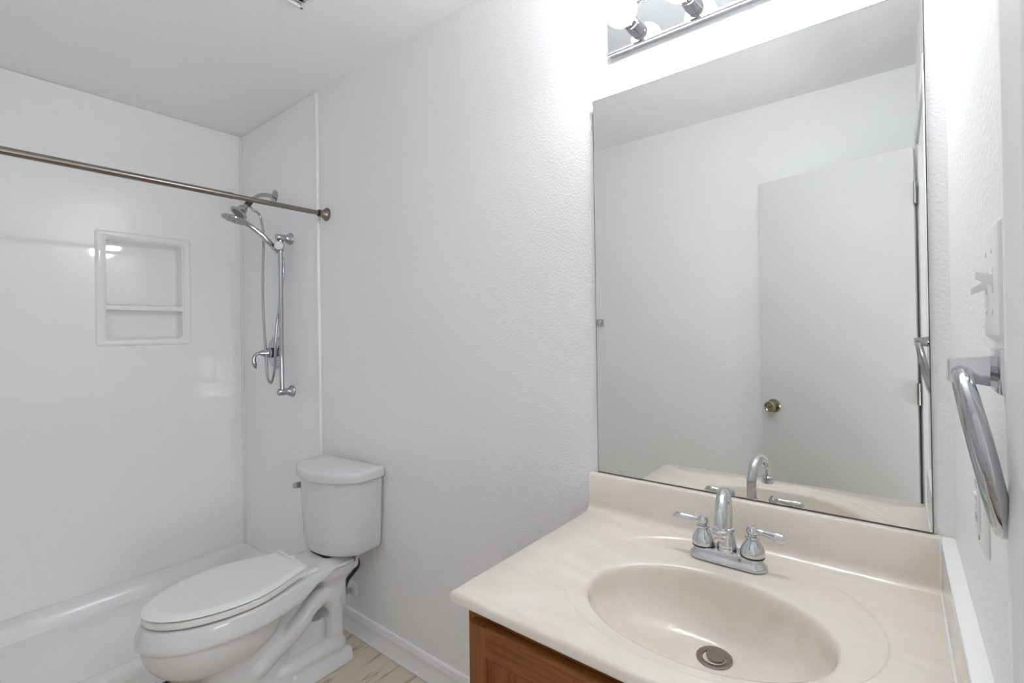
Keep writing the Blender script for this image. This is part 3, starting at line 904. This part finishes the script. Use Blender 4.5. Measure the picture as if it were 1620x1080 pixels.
# ---------------------------------------------------------------- right wall fittings
sw = thing('light_switch', 'white two-gang toggle switch plate on the wall beside the door', 'light switch', (XR, -.54, 1.338))
PX = XR - .0058
rings = [[(x, y, z) for y, z in rrect(-.585 + d, -.487 - d, 1.281 + d, 1.3945 - d, .004, 4)] for d, x in ((0, XR - .0003), (.0, XR - .0025), (.0025, PX + .0005), (.004, PX))]
mesh_obj('cover_plate', loft(rings), m_plas, sw)
for y, dz in ((-.510, -.0085), (-.547, .006)):
    mesh_obj('toggle_slot', box(PX - .0006, PX + .002, y - .0055, y + .0055, 1.326, 1.350, .0005), m_trim, sw)
    a = Vector((PX + .002, y, 1.338)); b = Vector((PX - .0125, y, 1.338 + dz))
    tg = loft([[p + Vector((0, sy * w, sz * h)) for sy, sz in ((-1, -1), (1, -1), (1, 1), (-1, 1))] for p, w, h in ((a, .0042, .0052), (a.lerp(b, .5), .004, .0042), (a.lerp(b, .93), .0036, .0034), (b, .0028, .0024))])
    mesh_obj('toggle', tg, m_plas, sw)
    for z in (1.308, 1.368):
        mesh_obj('screw', lathe([(.0034, -.0002), (.0032, .0008), (.0, .0012)], (PX, y, z), (-1, 0, 0), 14), m_plas, sw)

ou = thing('wall_outlet', 'white wall outlet plate partly behind the chrome towel ring', 'outlet', (XR, -.41, 1.083))
rings = [[(x, y, z) for y, z in rrect(-.447 + d, -.377 - d, 1.026 + d, 1.140 - d, .004, 4)] for d, x in ((0, XR - .0003), (.0, XR - .0025), (.0025, PX + .0008), (.004, PX + .0003))]
mesh_obj('cover_plate', loft(rings), m_plas, ou)
rc = mesh_obj('receptacle', box(PX - .0022, PX + .002, -.4285, -.3955, 1.0495, 1.1165, .0008), m_plas, ou)
for z in (1.078, 1.0885):
    sub('button', box(PX - .0042, PX - .001, -.421, -.403, z - .0035, z + .0035, .0006), m_plas, rc, ou)
for z in (1.063, 1.103):
    for y in (-.418, -.406):
        sub('slot', box(PX - .0024, PX - .0018, y - .0008, y + .0008, z - .004, z + .004), m_dark, rc, ou)
for z in (1.039, 1.127):
    mesh_obj('screw', lathe([(.0034, -.0002), (.0032, .0008), (.0, .0012)], (PX + .0003, -.412, z), (-1, 0, 0), 14), m_steel, ou, label='small steel screw')

RY, RZ = -.577, 1.2515
tr = thing('towel_ring', 'chrome towel ring hanging from a square post beside the door', 'towel ring', (XR, RY, RZ))
mesh_obj('wall_plate', box(XR - .0085, XR - .0003, RY - .027, RY + .027, RZ - .0205, RZ + .0205, .0015), m_chr, tr)
ps = loft([[(x, RY + sy * w, RZ + sz * h) for sy, sz in ((-1, -1), (1, -1), (1, 1), (-1, 1))] for x, w, h in ((XR - .008, .0165, .0150), (XR - .013, .0125, .0140), (XR - .020, .0105, .0128), (XR - .041, .0095, .0112), (XR - .0425, .0085, .0100))])
mesh_obj('post', ps, m_chr, tr, sharp=20)
rr_ = .0710
top_p = Vector((XR - .0335, RY, RZ - .002)); bot_p = Vector((XR - .0075, RY - .012, RZ - .002 - 2 * rr_))
ax_v = (bot_p - top_p).normalized(); ax_h = Vector((-.02, -1, 0)); ax_h = (ax_h - ax_v * ax_h.dot(ax_v)).normalized()
cc = (top_p + bot_p) / 2; rad_ = (bot_p - top_p).length / 2
mesh_obj('ring', tube([cc - ax_v * rad_ * math.cos(2 * PI * i / 72) + ax_h * rad_ * math.sin(2 * PI * i / 72) for i in range(72)], .0068, 20, closed=True), m_chs, tr)

# ---------------------------------------------------------------- towel bar on the opposite wall (its near bracket shows in the mirror)
tb = thing('towel_bar', 'chrome towel bar with square bracket on the wall facing the mirror', 'towel bar', (-1.78, YW, 1.35))
for x in (-1.49, -2.05):
    bo_ = box(x - .021, x + .021, YW + .0003, YW + .008, 1.3285, 1.3715, .0015)
    box(x - .011, x + .011, YW + .007, YW + .062, 1.338, 1.362, .0015, bm=bo_)
    box(x - .018, x + .018, YW + .052, YW + .066, 1.332, 1.368, .002, bm=bo_)
    mesh_obj('bracket', bo_, m_chr, tb)
mesh_obj('bar', box(-2.05, -1.49, YW + .046, YW + .060, 1.3435, 1.3565, .001), m_chr, tb)

# ---------------------------------------------------------------- ceiling vent
vn = thing('ceiling_vent', 'white louvered vent set in the ceiling above the toilet', 'vent', (-1.48, -.51, ZC))
vx0, vx1, vy0, vy1 = -1.628, -1.30, -.68, -.348
vf = bmesh.new()
for a in ((vx0, vx1, vy1 - .012, vy1), (vx0, vx1, vy0, vy0 + .012), (vx0, vx0 + .012, vy0, vy1), (vx1 - .012, vx1, vy0, vy1)):
    box(*a, ZC - .016, ZC - .0003, .002, bm=vf)
mesh_obj('frame', vf, m_trim, vn)
mesh_obj('duct_opening', box(vx0 + .01, vx1 - .01, vy0 + .01, vy1 - .01, ZC - .002, ZC - .0004), m_void, vn, label='dark duct opening')
k = 0
xx = vx0 + .026
while xx < vx1 - .02:
    t = loft([[(xx - .008, y, ZC - .003), (xx - .0065, y, ZC - .002), (xx + .009, y, ZC - .0145), (xx + .0075, y, ZC - .0155)] for y in (vy0 + .011, vy1 - .011)])
    mesh_obj('louver', t, m_trim, vn)
    xx += .019
